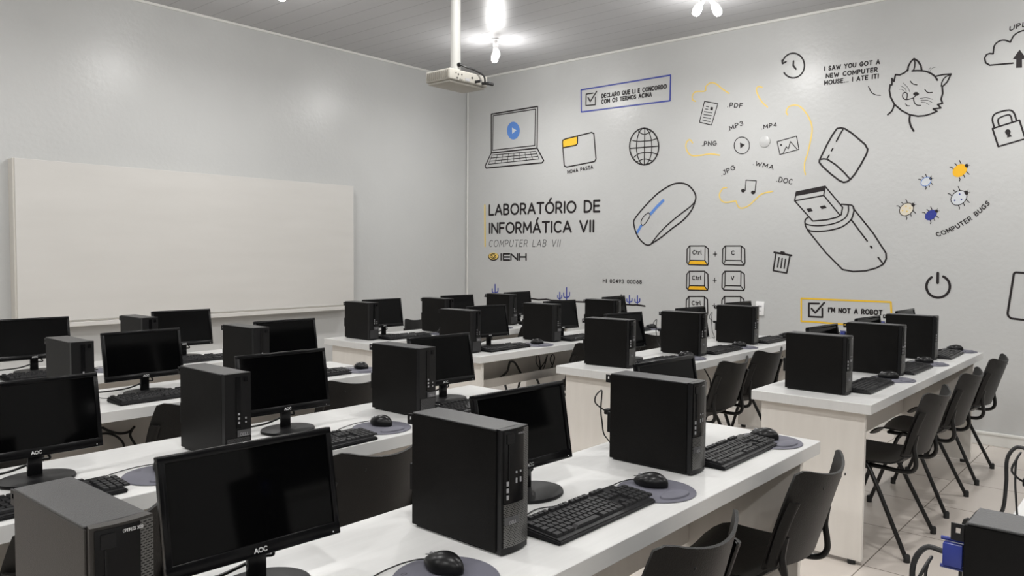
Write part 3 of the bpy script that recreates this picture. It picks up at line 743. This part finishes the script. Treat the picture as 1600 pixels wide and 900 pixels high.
# ------------------------------------------------------------------ mural on the right wall
def mp(x, y, lift=0.0):
    p = at_x(x, y, XW); return Vector((-p.y, p.z))
def w3(a, b, lift): return Vector((XW-.0012-lift, -a, b))
def mscale(x, y):
    d = ray(x, y); t = XW/d.x; return t/FPX*1.02       # metres per pixel at that spot
class Decal:
    def __init__(s, off=(0, 0), k=1.0): s.off = off; s.k = k; s.parts = {}
    def P(s, pts): return [(s.off[0]+x/s.k, s.off[1]+y/s.k) for x, y in pts]
    def mbf(s, key):
        if key not in s.parts: s.parts[key] = MB()
        return s.parts[key]
    def line(s, pts, w=2.2, key='ink', closed=False, sm=0, lift=.0006):
        pts = s.P(pts)
        W = [mp(*p) for p in pts]; cx = sum(p[0] for p in pts)/len(pts); cy = sum(p[1] for p in pts)/len(pts)
        if sm: W = crom2(W, sm, closed)
        plane_polys(s.mbf(key), ribbon2(W, 1.22*w*mscale(cx, cy), closed), w3, lift); return s
    def fill(s, pts, key, lift=.0003, sm=0):
        W = [mp(*p) for p in s.P(pts)]
        if sm: W = crom2(W, sm, True)
        c = sum(W, Vector((0, 0)))/len(W)
        plane_polys(s.mbf(key), [[c, W[i], W[(i+1) % len(W)]] for i in range(len(W))], w3, lift); return s
    def ell(s, cx, cy, rx, ry, w, key='ink', a0=0, a1=360, n=28):
        return s.line(arc(cx, cy, rx, ry, a0, a1, n), w, key)
    def disc(s, cx, cy, rx, ry, key, lift=.0003, rot=0):
        c, sn = cos(radians(rot)), sin(radians(rot))
        return s.fill([(cx+a*c-b*sn, cy+a*sn+b*c) for a, b in arc(0, 0, rx, ry, 0, 345, 23)], key, lift)
    def text(s, t, p0, p1, cap, w, key='ink', slant=0.0, gap=.36, bend=0.0, lift=.0006):
        p0, p1 = s.P([p0, p1]); A, B = mp(*p0), mp(*p1); u = (B-A); L = u.length; u /= L; v = Vector((-u.y, u.x))
        ms = mscale((p0[0]+p1[0])/2, (p0[1]+p1[1])/2); h = cap/s.k*ms
        g, n = glyphs(t, gap)
        for p in g:
            W = []
            for a, b in p:
                f = a/n; W.append(A+u*(f*L+slant*b*h)+v*(b*h+bend*4*f*(f-1)*L))
            plane_polys(s.mbf(key), ribbon2(W, 1.3*w*ms), w3, lift)
        return s
    def build(s, name, label, cat='wall drawing', group=None):
        items = list(s.parts.items())
        if len(items) == 1:
            o = items[0][1].build(name, M[items[0][0]]); tag(o, label, cat, group); return o
        t = thing(name, (XW, 0, 0))
        for key, mb in items:
            mb.bm.transform(Matrix.Translation((-XW, 0, 0)))
            mb.build({'ink': 'outline', 'myellow': 'yellow_fill', 'mgold': 'yellow_line', 'morange': 'orange_fill', 'msky': 'blue_fill', 'mblue': 'blue_line', 'mnavy': 'navy_fill',
                      'mcream': 'cream_fill', 'mice': 'pale_fill', 'inkthin': 'thin_lines', 'whitem': 'white_fill'}[key], M[key], t)
        tag(t, label, cat, group); return t

# laptop
d = Decal((740, 150), 7.2)
d.line([(200, 205), (720, 118), (716, 587), (200, 642)], 1.7, closed=True).line([(220, 222), (697, 148), (690, 557), (215, 611)], 1.2, closed=True)
d.line([(200, 642), (130, 788), (142, 812), (770, 752), (790, 728), (716, 587)], 1.7)
A_, B_, C_, D_ = (210, 665), (700, 622), (738, 708), (168, 768)
lp = lambda p, q, t: (p[0]+(q[0]-p[0])*t, p[1]+(q[1]-p[1])*t)
for i in range(4): d.line([lp(A_, D_, i/3), lp(B_, C_, i/3)], .9)
for i in range(9): d.line([lp(A_, B_, i/8), lp(D_, C_, i/8)], .8)
d.disc(448, 390, 72, 100, 'msky').fill([(433, 355), (484, 386), (435, 425)], 'mice', .0006)
d.build('laptop_drawing', 'drawn open laptop with a blue play button on its screen')
# blue tick box
d = Decal((740, 100), 5)
d.line([(840, 203), (1540, 87), (1535, 287), (842, 375)], 1.9, 'mblue', True)
d.line([(935, 228), (880, 236), (878, 325), (952, 318), (952, 258)], 1.5).line([(895, 263), (912, 293), (962, 215)], 1.8)
d.text('DECLARO QUE LI E CONCORDO', (1003, 265), (1507, 190), 29, 1.25).text('COM OS TERMOS ACIMA', (1001, 310), (1390, 252), 29, 1.25)
d.build('terms_box_sign', 'blue framed tick box lettering DECLARO QUE LI E CONCORDO', 'wall lettering')
# folder
d = Decal((740, 100), 5)
d.fill([(697, 602), (718, 588), (813, 567), (812, 622), (800, 635), (697, 655)], 'myellow')
d.line([(695, 612), (698, 596), (718, 586), (922, 535), (940, 544), (957, 742), (946, 762), (728, 805), (709, 796)], 1.6, closed=True).line([(697, 655), (800, 635), (812, 622), (813, 567)], 1.6)
d.text('NOVA PASTA', (736, 856), (932, 817), 24, 1.0)
d.build('folder_drawing', 'drawn folder with a yellow tab and NOVA PASTA below')
# globe
d = Decal((740, 100), 5)
d.ell(1333, 645, 114, 143, 1.9).ell(1333, 645, 60, 143, 1.3).line([(1338, 503), (1334, 788)], 1.5).line([(1220, 660), (1447, 642)], 1.5)
d.line([(1243, 598), (1290, 606), (1340, 602), (1390, 597), (1432, 582)], 1.3, sm=4).line([(1250, 730), (1290, 702), (1350, 690), (1400, 695), (1440, 708)], 1.3, sm=4)
d.line([(1288, 530), (1335, 550), (1392, 525)], 1.2, sm=4).line([(1280, 762), (1335, 742), (1398, 757)], 1.2, sm=4)
d.build('globe_drawing', 'drawn wire globe icon right of the folder')
# room name
d = Decal((745, 300), 7.5)
d.line([(95, 155), (98, 636)], 2.3, 'mgold')
d.text('LABORAT\u00d3RIO DE', (148, 268), (1440, 228), 118, 2.5, gap=.26).text('INFORM\u00c1TICA VII', (148, 482), (1370, 464), 118, 2.5, gap=.26)
d.build('room_name_lettering', 'large black lettering LABORATÓRIO DE INFORMÁTICA VII with yellow bar', 'wall lettering')
d = Decal((745, 300), 7.5); d.text('COMPUTER LAB VII', (142, 640), (972, 640), 76, .75, 'inkthin', slant=.18)
d.build('subtitle_lettering', 'thin slanted lettering COMPUTER LAB VII', 'wall lettering')
d = Decal((745, 300), 7.5)
d.disc(196, 757, 62, 48, 'ink', .0002).disc(196, 750, 55, 41, 'mgold', .0005).line(arc(196, 750, 38, 26, 20, 300, 16), .9, lift=.0008).line(arc(196, 748, 18, 12, 180, 420, 12), .9, lift=.0008).line([(160, 735), (200, 770), (232, 735)], .8, lift=.0008)
for i, ch in enumerate(['I', 'E3', 'N', 'H']):
    wd, st = G[ch]; x0, x1 = [(283, 290), (312, 385), (402, 480), (502, 578)][i]
    for p in st: d.line([(x0+a/wd*(x1-x0), 797-b*72) for a, b in p], 2.1)
d.build('school_logo', 'round gold emblem with black IENH lettering', 'logo')
# mouse
d = Decal((980, 270), 6.925)
d.line([(72, 545), (82, 500), (150, 410), (300, 250), (400, 175), (500, 122), (590, 112), (660, 135), (715, 190), (742, 250), (736, 305), (700, 400), (610, 510), (490, 600), (380, 690), (280, 757), (235, 782), (190, 770), (130, 710), (90, 630)], 1.9, closed=True, sm=3)
d.line([(733, 315), (680, 370), (560, 460), (430, 570), (340, 665), (262, 765)], 1.7, sm=3)
d.line([(390, 300), (320, 370), (255, 445)], 3.8, 'msky').line([(152, 572), (110, 645)], 3.4, 'msky')
d.line([(240, 440), (248, 465), (212, 530), (172, 570), (150, 548), (158, 505), (190, 460), (225, 435)], 1.1, closed=True, sm=2, lift=.0008)
d.build('mouse_drawing', 'drawn computer mouse with a blue stripe')
# ctrl keys
def keycap(d, ox, oy, sx, fillk):
    f = lambda pts: [(ox+a*sx, oy+b) for a, b in pts]
    d.line(f([(30, 5), (190, 5), (225, 35), (228, 180), (220, 205), (20, 200), (2, 175), (5, 40)]), 1.5, closed=True)
    d.line(f([(34, 8), (32, 155)]), 1.3).line(f([(192, 8), (190, 158)]), 1.3).line(f([(32, 155), (190, 158)]), 1.3).line(f([(32, 155), (15, 196)]), 1.2).line(f([(190, 158), (218, 200)]), 1.2)
    if fillk: d.fill(f([(34, 161), (190, 164), (213, 198), (20, 196)]), 'morange')
for j, (oy, ox) in enumerate([(90, 220), (354, 216), (617, 212)]):
    nm = ['top', 'middle', 'lowest'][j]
    d = Decal((1040, 370), 6.667); keycap(d, ox, oy, 1, j < 2); d.text('Ctrl', (ox+64, oy+92), (ox+155, oy+92), 38, .95, gap=.3)
    d.build('control_key_drawing', 'drawn Ctrl keycap, %s of the column of three' % nm)
    d = Decal((1040, 370), 6.667); keycap(d, ox+370, oy, 1.04, False)
    if j < 2: d.text('CV'[j], (ox+468, oy+95), (ox+497, oy+95), 38, 1.0)
    d.build('letter_key_drawing', ['drawn keycap with letter C, top of its column', 'drawn keycap with letter V below the C key', 'drawn keycap partly hidden behind monitors, lowest of its column'][j])
    d = Decal((1040, 370), 6.667); cx, cy = [(516, 180), (512, 452), (508, 718)][j]
    d.line([(cx-18, cy), (cx+18, cy)], 1.0).line([(cx, cy-22), (cx, cy+22)], 1.0)
    d.build('plus_sign', 'small plus sign between the %s pair of keycaps' % nm, 'wall lettering')
# file type cloud
d = Decal((1050, 110), 6.667)
d.line([(340, 322), (478, 348), (412, 570), (287, 540)], 1.1, closed=True).fill([(402, 380), (430, 385), (424, 418), (398, 413)], 'ink')
for a, b in [((357, 375), (383, 380)), ((350, 402), (376, 407)), ((337, 430), (418, 442)), ((332, 460), (413, 472)), ((327, 488), (405, 502)), ((320, 517), (397, 535))]: d.line([a, b], .9)
d.build('document_drawing', 'small drawn document sheet with text lines')
for s_, p0, p1, cap, k in [('.PDF', (578, 381), (730, 389), 42, 0), ('.MP3', (583, 633), (742, 568), 42, 0), ('.MP4', (935, 612), (1092, 582), 38, 0), ('.PNG', (314, 786), (462, 780), 42, 0),
                           ('.JPG', (518, 300), (662, 225), 42, 1), ('.WMA', (845, 182), (1052, 232), 40, 1), ('.DOC', (1090, 356), (1248, 386), 48, 1)]:
    d = Decal((1050, 230 if k else 110), 6.667); d.text(s_, p0, p1, cap, .95)
    d.build('file_type_lettering', 'hand-lettered file ending %s inside the yellow cloud' % s_, 'wall lettering')
d = Decal((1050, 110), 6.667); d.ell(728, 782, 80, 88, 1.0).fill([(708, 752), (760, 775), (712, 814)], 'ink'); d.build('play_button_drawing', 'drawn round play button below the MP3 lettering')
d = Decal((1050, 110), 6.667); d.line([(1095, 742), (1298, 685), (1323, 823), (1125, 877)], 1.05, closed=True).line([(1160, 862), (1190, 797), (1213, 815), (1235, 742), (1305, 822)], 1.0).disc(1137, 777, 10, 10, 'ink')
d.build('picture_drawing', 'small drawn picture frame with mountains')
d = Decal((1050, 230), 6.667); d.disc(740, 453, 20, 20, 'ink').disc(845, 472, 21, 20, 'ink').line([(763, 450), (772, 342), (878, 350), (865, 470)], 1.1)
d.build('music_note_drawing', 'drawn pair of joined music notes')
CUR = [((1050, 110), [(245, 322), (215, 305), (215, 260), (250, 222), (345, 215), (352, 170), (400, 130), (460, 140), (520, 190), (595, 240)], 'top left above the document'),
       ((1050, 110), [(940, 178), (905, 168), (880, 195), (895, 255), (940, 330), (995, 382)], 'short one at the top middle'),
       ((1050, 110), [(215, 755), (185, 722), (150, 755), (150, 820), (200, 885), (300, 885), (400, 870), (495, 883)], 'left, under the PNG lettering'),
       ((1050, 110), [(1205, 462), (1190, 430), (1220, 378), (1290, 362), (1350, 390), (1420, 480), (1460, 600), (1440, 750), (1408, 880), (1385, 950), (1380, 1030), (1390, 1085)], 'long one on the right side'),
       ((1050, 230), [(570, 422), (530, 430), (495, 490), (510, 550), (560, 575), (650, 562), (668, 565), (685, 610), (720, 635), (790, 615), (870, 545), (940, 485), (1050, 460)], 'bottom, under the music notes')]
for off, pts, lab in CUR:
    d = Decal(off, 6.667); d.line(pts, 1.7, 'mgold', sm=4); d.build('cloud_curl', 'thin yellow cloud curl, %s' % lab, 'wall drawing')
# history clock
d = Decal((1200, 50), 4)
d.line(arc(158, 210, 70, 77, -142-0, 142+12-0, 2) and [(158+70*cos(radians(t)), 210+77*sin(radians(t))) for t in range(145, -168, -8)], 2.0)
d.line([(88, 178), (92, 198), (113, 186)], 2.2).line([(160, 182), (158, 210), (175, 232)], 2.2)
d.build('history_clock_drawing', 'drawn clock with a backward arrow circle')
# cat and speech
d = Decal((1200, 50), 4)
d.text('I SAW YOU GOT A', (353, 242), (697, 199), 24, 1.25).text('NEW COMPUTER', (364, 287), (683, 247), 24, 1.25).text('MOUSE... I ATE IT!', (353, 330), (690, 288), 24, 1.25)
d.line([(628, 340), (645, 375), (672, 393), (703, 396)], 1.1, sm=3)
d.build('speech_lettering', 'three lettered lines starting I SAW YOU GOT A', 'wall lettering')
d = Decal((1370, 80), 6.67)
d.line([(185, 555), (145, 480), (132, 410), (140, 350), (158, 352), (158, 285), (180, 315), (195, 245), (240, 248), (290, 225), (325, 190)], 2.0)
d.line([(322, 205), (328, 160), (355, 110), (388, 78), (430, 105), (460, 150), (468, 198)], 2.1).line([(388, 80), (398, 120), (395, 165), (382, 203)], 1.6)
d.line([(368, 205), (430, 203), (500, 208), (560, 230), (605, 262), (632, 302)], 2.1, sm=3).line([(610, 262), (690, 245), (775, 238), (735, 320), (690, 365), (672, 362)], 1.9).line([(770, 245), (715, 270), (680, 320), (675, 365)], 1.5, sm=3)
d.line([(682, 370), (688, 440), (670, 500), (685, 545), (635, 555), (668, 592), (588, 602), (628, 628), (560, 655), (500, 672), (430, 678), (340, 662), (260, 620), (185, 555)], 2.0)
d.line([(182, 562), (160, 620), (115, 662)], 2.1, sm=3).line([(345, 675), (340, 720), (355, 780), (385, 832)], 2.3, sm=3)
d.line([(350, 312), (375, 340), (420, 352)], 1.1, sm=3).line([(500, 398), (530, 430), (580, 430)], 1.1, sm=3).disc(410, 446, 30, 20, 'ink').line([(405, 465), (385, 485), (390, 530), (415, 560), (458, 566)], 1.1, sm=3)
d.line([(385, 485), (340, 500), (300, 505), (270, 480), (275, 440), (300, 430), (318, 450), (312, 500)], 1.1, sm=3).line([(300, 548), (315, 568), (342, 571)], 1.0, sm=2)
for a in [[(275, 332), (320, 375), (345, 425)], [(248, 362), (290, 385), (310, 420)], [(232, 398), (262, 400), (290, 420)], [(450, 492), (520, 485), (582, 502)], [(460, 510), (530, 512), (578, 537)], [(462, 530), (510, 537), (545, 560)], [(540, 205), (548, 185), (560, 172)], [(553, 212), (575, 180), (612, 166)]]:
    d.line(a, .6, 'inkthin', sm=3)
d.build('cat_drawing', 'drawn smiling cat head licking its lips')
# usb cap
d = Decal((1270, 185), 8.18)
d.line([(85, 535), (180, 340), (250, 215), (310, 130), (360, 122), (410, 132), (500, 190), (600, 275), (670, 335), (702, 395), (690, 450), (620, 580), (540, 710), (480, 780), (440, 808), (395, 818), (340, 795), (230, 710), (130, 620), (85, 565)], 2.2, closed=True)
d.line([(95, 525), (140, 517), (185, 522), (290, 590), (400, 690), (475, 775)], 2.0).line([(385, 145), (350, 200), (303, 292)], 1.9).line([(257, 385), (238, 415)], 1.9).line([(210, 470), (187, 508)], 1.8)
d.build('usb_cap_drawing', 'drawn loose cap above the memory stick')
# usb stick
d = Decal((1240, 240), 4.5)
d.fill([(20, 268), (222, 230), (215, 262), (20, 298)], 'ink').line([(20, 270), (222, 230), (345, 378), (335, 430), (305, 448), (230, 466), (135, 474), (8, 332)], 1.7, closed=True)
d.line([(8, 332), (212, 294), (328, 435)], 1.6).line([(222, 232), (212, 294)], 1.5).fill([(90, 388), (122, 382), (136, 404), (104, 412)], 'ink').fill([(184, 372), (220, 363), (234, 382), (198, 391)], 'ink')
d.line([(335, 356), (385, 360), (412, 365), (425, 390), (418, 430), (400, 470), (340, 515), (250, 540), (160, 548), (105, 538), (85, 510), (80, 480), (85, 462), (105, 445)], 1.8, sm=3)
d.line([(385, 362), (385, 410), (360, 455), (290, 490), (200, 506), (130, 505), (85, 495)], 1.6, sm=3)
d.line([(100, 540), (230, 700), (345, 815), (420, 829), (510, 824), (580, 805), (632, 778), (652, 740), (650, 700), (560, 560), (420, 385)], 1.9)
d.line([(408, 468), (465, 545), (518, 615)], 1.9).line([(543, 652), (550, 662)], 2.4).line([(595, 730), (630, 775)], 1.9)
d.build('usb_stick_drawing', 'large drawn memory stick without its cap')
# bugs
def bug(cx, cy, rx, ry, fillk, edge, dots, ew, lab, hs=1.0):
    d = Decal((1390, 240), 6.43); rot = -35
    c, sn = cos(radians(rot)), sin(radians(rot)); T2 = lambda a, b: (cx+a*c-b*sn, cy+a*sn+b*c)
    if fillk: d.disc(cx, cy, rx, ry, fillk, .0003, rot)
    if edge: d.line([T2(rx*cos(t*pi/12), ry*sin(t*pi/12)) for t in range(24)], ew, edge, closed=True, lift=.0006)
    hd = T2(rx*1.05, 0); d.disc(hd[0], hd[1], 17*hs, 20*hs, 'ink', .0008, rot)
    for sg in (-1, 1):
        for k, a in enumerate((-.55, .05, .6)):
            d.line([T2(a*rx, sg*ry*sqrt(max(0, 1-a*a*.9))), T2(a*rx+(a)*8, sg*(ry+16*hs)), T2((a-.0)*rx+a*22-6, sg*(ry+27*hs))], .95, 'ink')
        d.line([T2(rx+16*hs, sg*6), T2(rx+34*hs, sg*16)], .5, 'inkthin')
    for a, b in dots: d.disc(a, b, 8, 8, 'mblue' if fillk != 'mcream' else 'mgold', .0009)
    d.build('bug_drawing', lab)
bug(706, 170, 80, 58, 'morange', None, [], 1, 'drawn orange bug, the topmost bug')
bug(366, 282, 54, 40, 'mice', 'msky', [], .8, 'drawn pale bug with light blue edge, upper left of the bugs', .8)
bug(697, 445, 86, 66, 'mice', 'ink', [(705, 407), (655, 470), (722, 462)], .9, 'drawn white bug with three blue dots', 1.15)
bug(170, 560, 76, 58, 'mcream', 'ink', [(165, 530), (130, 572), (205, 548), (175, 580)], .9, 'drawn cream bug with dots, leftmost of the bugs', 1.0)
bug(415, 617, 66, 46, 'mnavy', None, [], 1, 'drawn solid dark blue bug, lowest of the bugs', .85)
d = Decal((1390, 240), 6.43); d.text('COMPUTER BUGS', (485, 832), (1005, 505), 40, 1.15, bend=.075)
d.build('bugs_lettering', 'curved lettering COMPUTER BUGS under the bugs', 'wall lettering')
# cloud, lock
d = Decal((1500, 20), 4.09)
d.line([(340, 322), (190, 335), (165, 320), (157, 290), (170, 267), (190, 260), (212, 262)], 1.9).line([(212, 262), (220, 210), (250, 182), (285, 175), (322, 188)], 1.9, sm=3).line([(322, 188), (345, 145), (385, 120), (430, 112), (490, 130), (520, 175)], 1.9, sm=3)
d.line([(520, 175), (570, 190), (590, 240), (575, 295), (530, 310), (430, 316)], 1.9, sm=3)
d.fill([(338, 295), (381, 235), (425, 292), (397, 293), (397, 350), (358, 352), (360, 295)], 'ink'); d.build('cloud_drawing', 'drawn cloud with an upward arrow at the right edge')
d = Decal((1500, 20), 4.09); d.text('UPLOAD', (318, 116), (560, 92), 26, 1.2, bend=-.10, gap=.4); d.build('upload_lettering', 'curved lettering UPL above the cloud drawing', 'wall lettering')
d = Decal((1500, 20), 4.09)
d.line([(208, 740), (380, 686), (418, 805), (245, 855)], 2.0, closed=True).line([(220, 733), (208, 690), (215, 655), (250, 635), (315, 622), (345, 640), (362, 690)], 2.0, sm=3).line([(250, 722), (243, 690), (252, 672), (305, 652), (325, 662), (334, 700)], 1.8, sm=3)
d.disc(306, 762, 18, 18, 'ink').fill([(300, 770), (314, 768), (333, 790), (302, 798)], 'ink'); d.build('padlock_drawing', 'drawn padlock with a keyhole')
# power sign, tablet
d = Decal((1440, 410), 8.18)
d.line([(212+150*cos(radians(t)), 308+142*sin(radians(t))) for t in range(-64, 246, 10)], 3.0).line([(208, 135), (206, 262)], 3.2)
d.build('power_sign_drawing', 'drawn black power button sign')
d = Decal((1440, 410), 8.18)
d.line([(1400, 140), (1200, 128), (1180, 145), (1100, 650), (1108, 685), (1145, 716), (1400, 745), (1600, 770), (1640, 740), (1700, 180), (1670, 155)], 2.6, closed=True)
d.build('tablet_drawing', 'drawn rounded frame cut off by the right edge')
# bin
d = Decal((1040, 370), 6.667)
d.line([(1132, 162), (1312, 194)], 2.4).line([(1205, 160), (1235, 165)], 2.4).line([(1150, 172), (1122, 352), (1262, 378), (1296, 198)], 1.9)
for a, b in [((1182, 218), (1166, 315)), ((1215, 226), (1201, 324)), ((1250, 232), (1236, 328))]: d.line([a, b], 1.7)
d.build('bin_drawing', 'drawn waste bin icon')
# robot box
d = Decal((1200, 450), 4)
d.line([(208, 65), (320, 70), (768, 88), (772, 160), (768, 245), (480, 228), (300, 212), (208, 208)], 2.2, 'myellow', True)
d.line([(320, 97), (256, 96), (256, 178), (340, 182), (340, 128)], 2.2).line([(272, 128), (296, 155), (352, 92)], 2.3)
d.text("I'M NOT A ROBOT", (378, 150), (712, 168), 27, 1.5)
d.build('robot_box_sign', "yellow framed tick box lettering I'M NOT A ROBOT", 'wall lettering')
# ground line and cacti
d = Decal((740, 420), 5.714)
d.line([(100, 246), (150, 252), (255, 258), (350, 262), (480, 266), (530, 268), (580, 276), (650, 272), (700, 282), (800, 286), (880, 292), (960, 295), (1050, 300), (1200, 308), (1350, 318), (1420, 323), (1460, 322), (1530, 333)], 1.9)
d.build('ground_line_drawing', 'long wavy black ground line low on the wall', 'wall drawing')
def cactus(x, y, h, wd, lab, n=2, dark='mblue'):
    d = Decal((740, 420), 5.714)
    d.line([(x, y), (x, y-h)], 1.7, dark).line([(x-wd, y-h*.62), (x-wd*.9, y-h*.32), (x, y-h*.24)], 1.4, dark, sm=3).line([(x+wd, y-h*.66), (x+wd*.9, y-h*.36), (x, y-h*.26)], 1.4, dark, sm=3)
    d.build('cactus_drawing', lab)
cactus(193, 240, 100, 26, 'small blue drawn cactus, leftmost on the ground line')
cactus(770, 284, 74, 18, 'short blue drawn cactus beside a taller one, centre pair')
cactus(831, 287, 118, 27, 'tall blue drawn cactus, tallest of all')
cactus(1392, 318, 80, 23, 'blue drawn cactus, left one of the right-hand pair')
cactus(1463, 322, 82, 22, 'blue drawn cactus at the right end of the ground line')
cactus(1318, 306, 74, 14, 'dark drawn cactus behind the far monitor', dark='ink')
d = Decal((740, 420), 5.714); d.text('HI 00493 00068', (1157, 122), (1500, 133), 30, .95); d.build('score_lettering', 'small lettering HI 00493 00068', 'wall lettering')

# socket plate and round cover
sk = thing('wall_socket', (XW, at_x(1188, 482, XW).y, at_x(1188, 482, XW).z)); tag(sk, 'white wall socket plate with small print above the second right-hand desk', 'socket')
MB().box(-.012, -.0005, -.038, .038, -.062, .062, .003).build('plate', M['lampw'], sk, True)
MB().box(-.0135, -.0122, -.018, .018, .012, .026).box(-.0135, -.0122, -.015, .015, -.024, -.020).build('printed_mark', M['greymark'], sk)
c = at_x(1195, 221.5, XW)
o = MB().lathe([(0, .0005), (.05, .0005), (.05, .006), (.044, .010), (0, .011)], 32, Matrix.Translation(c) @ Matrix.Rotation(-pi/2, 4, 'Y')).build('round_wall_cover', M['wall'], None, True)
tag(o, 'small round white cover plate between play button and picture drawings', 'cover plate')

for p in [PC0['mesh'], PC0['badge'], PC0['grey'], MON0, KB0, MO0, PAD0, VG0, PWR0, CH0]:
    assert p.name in USED
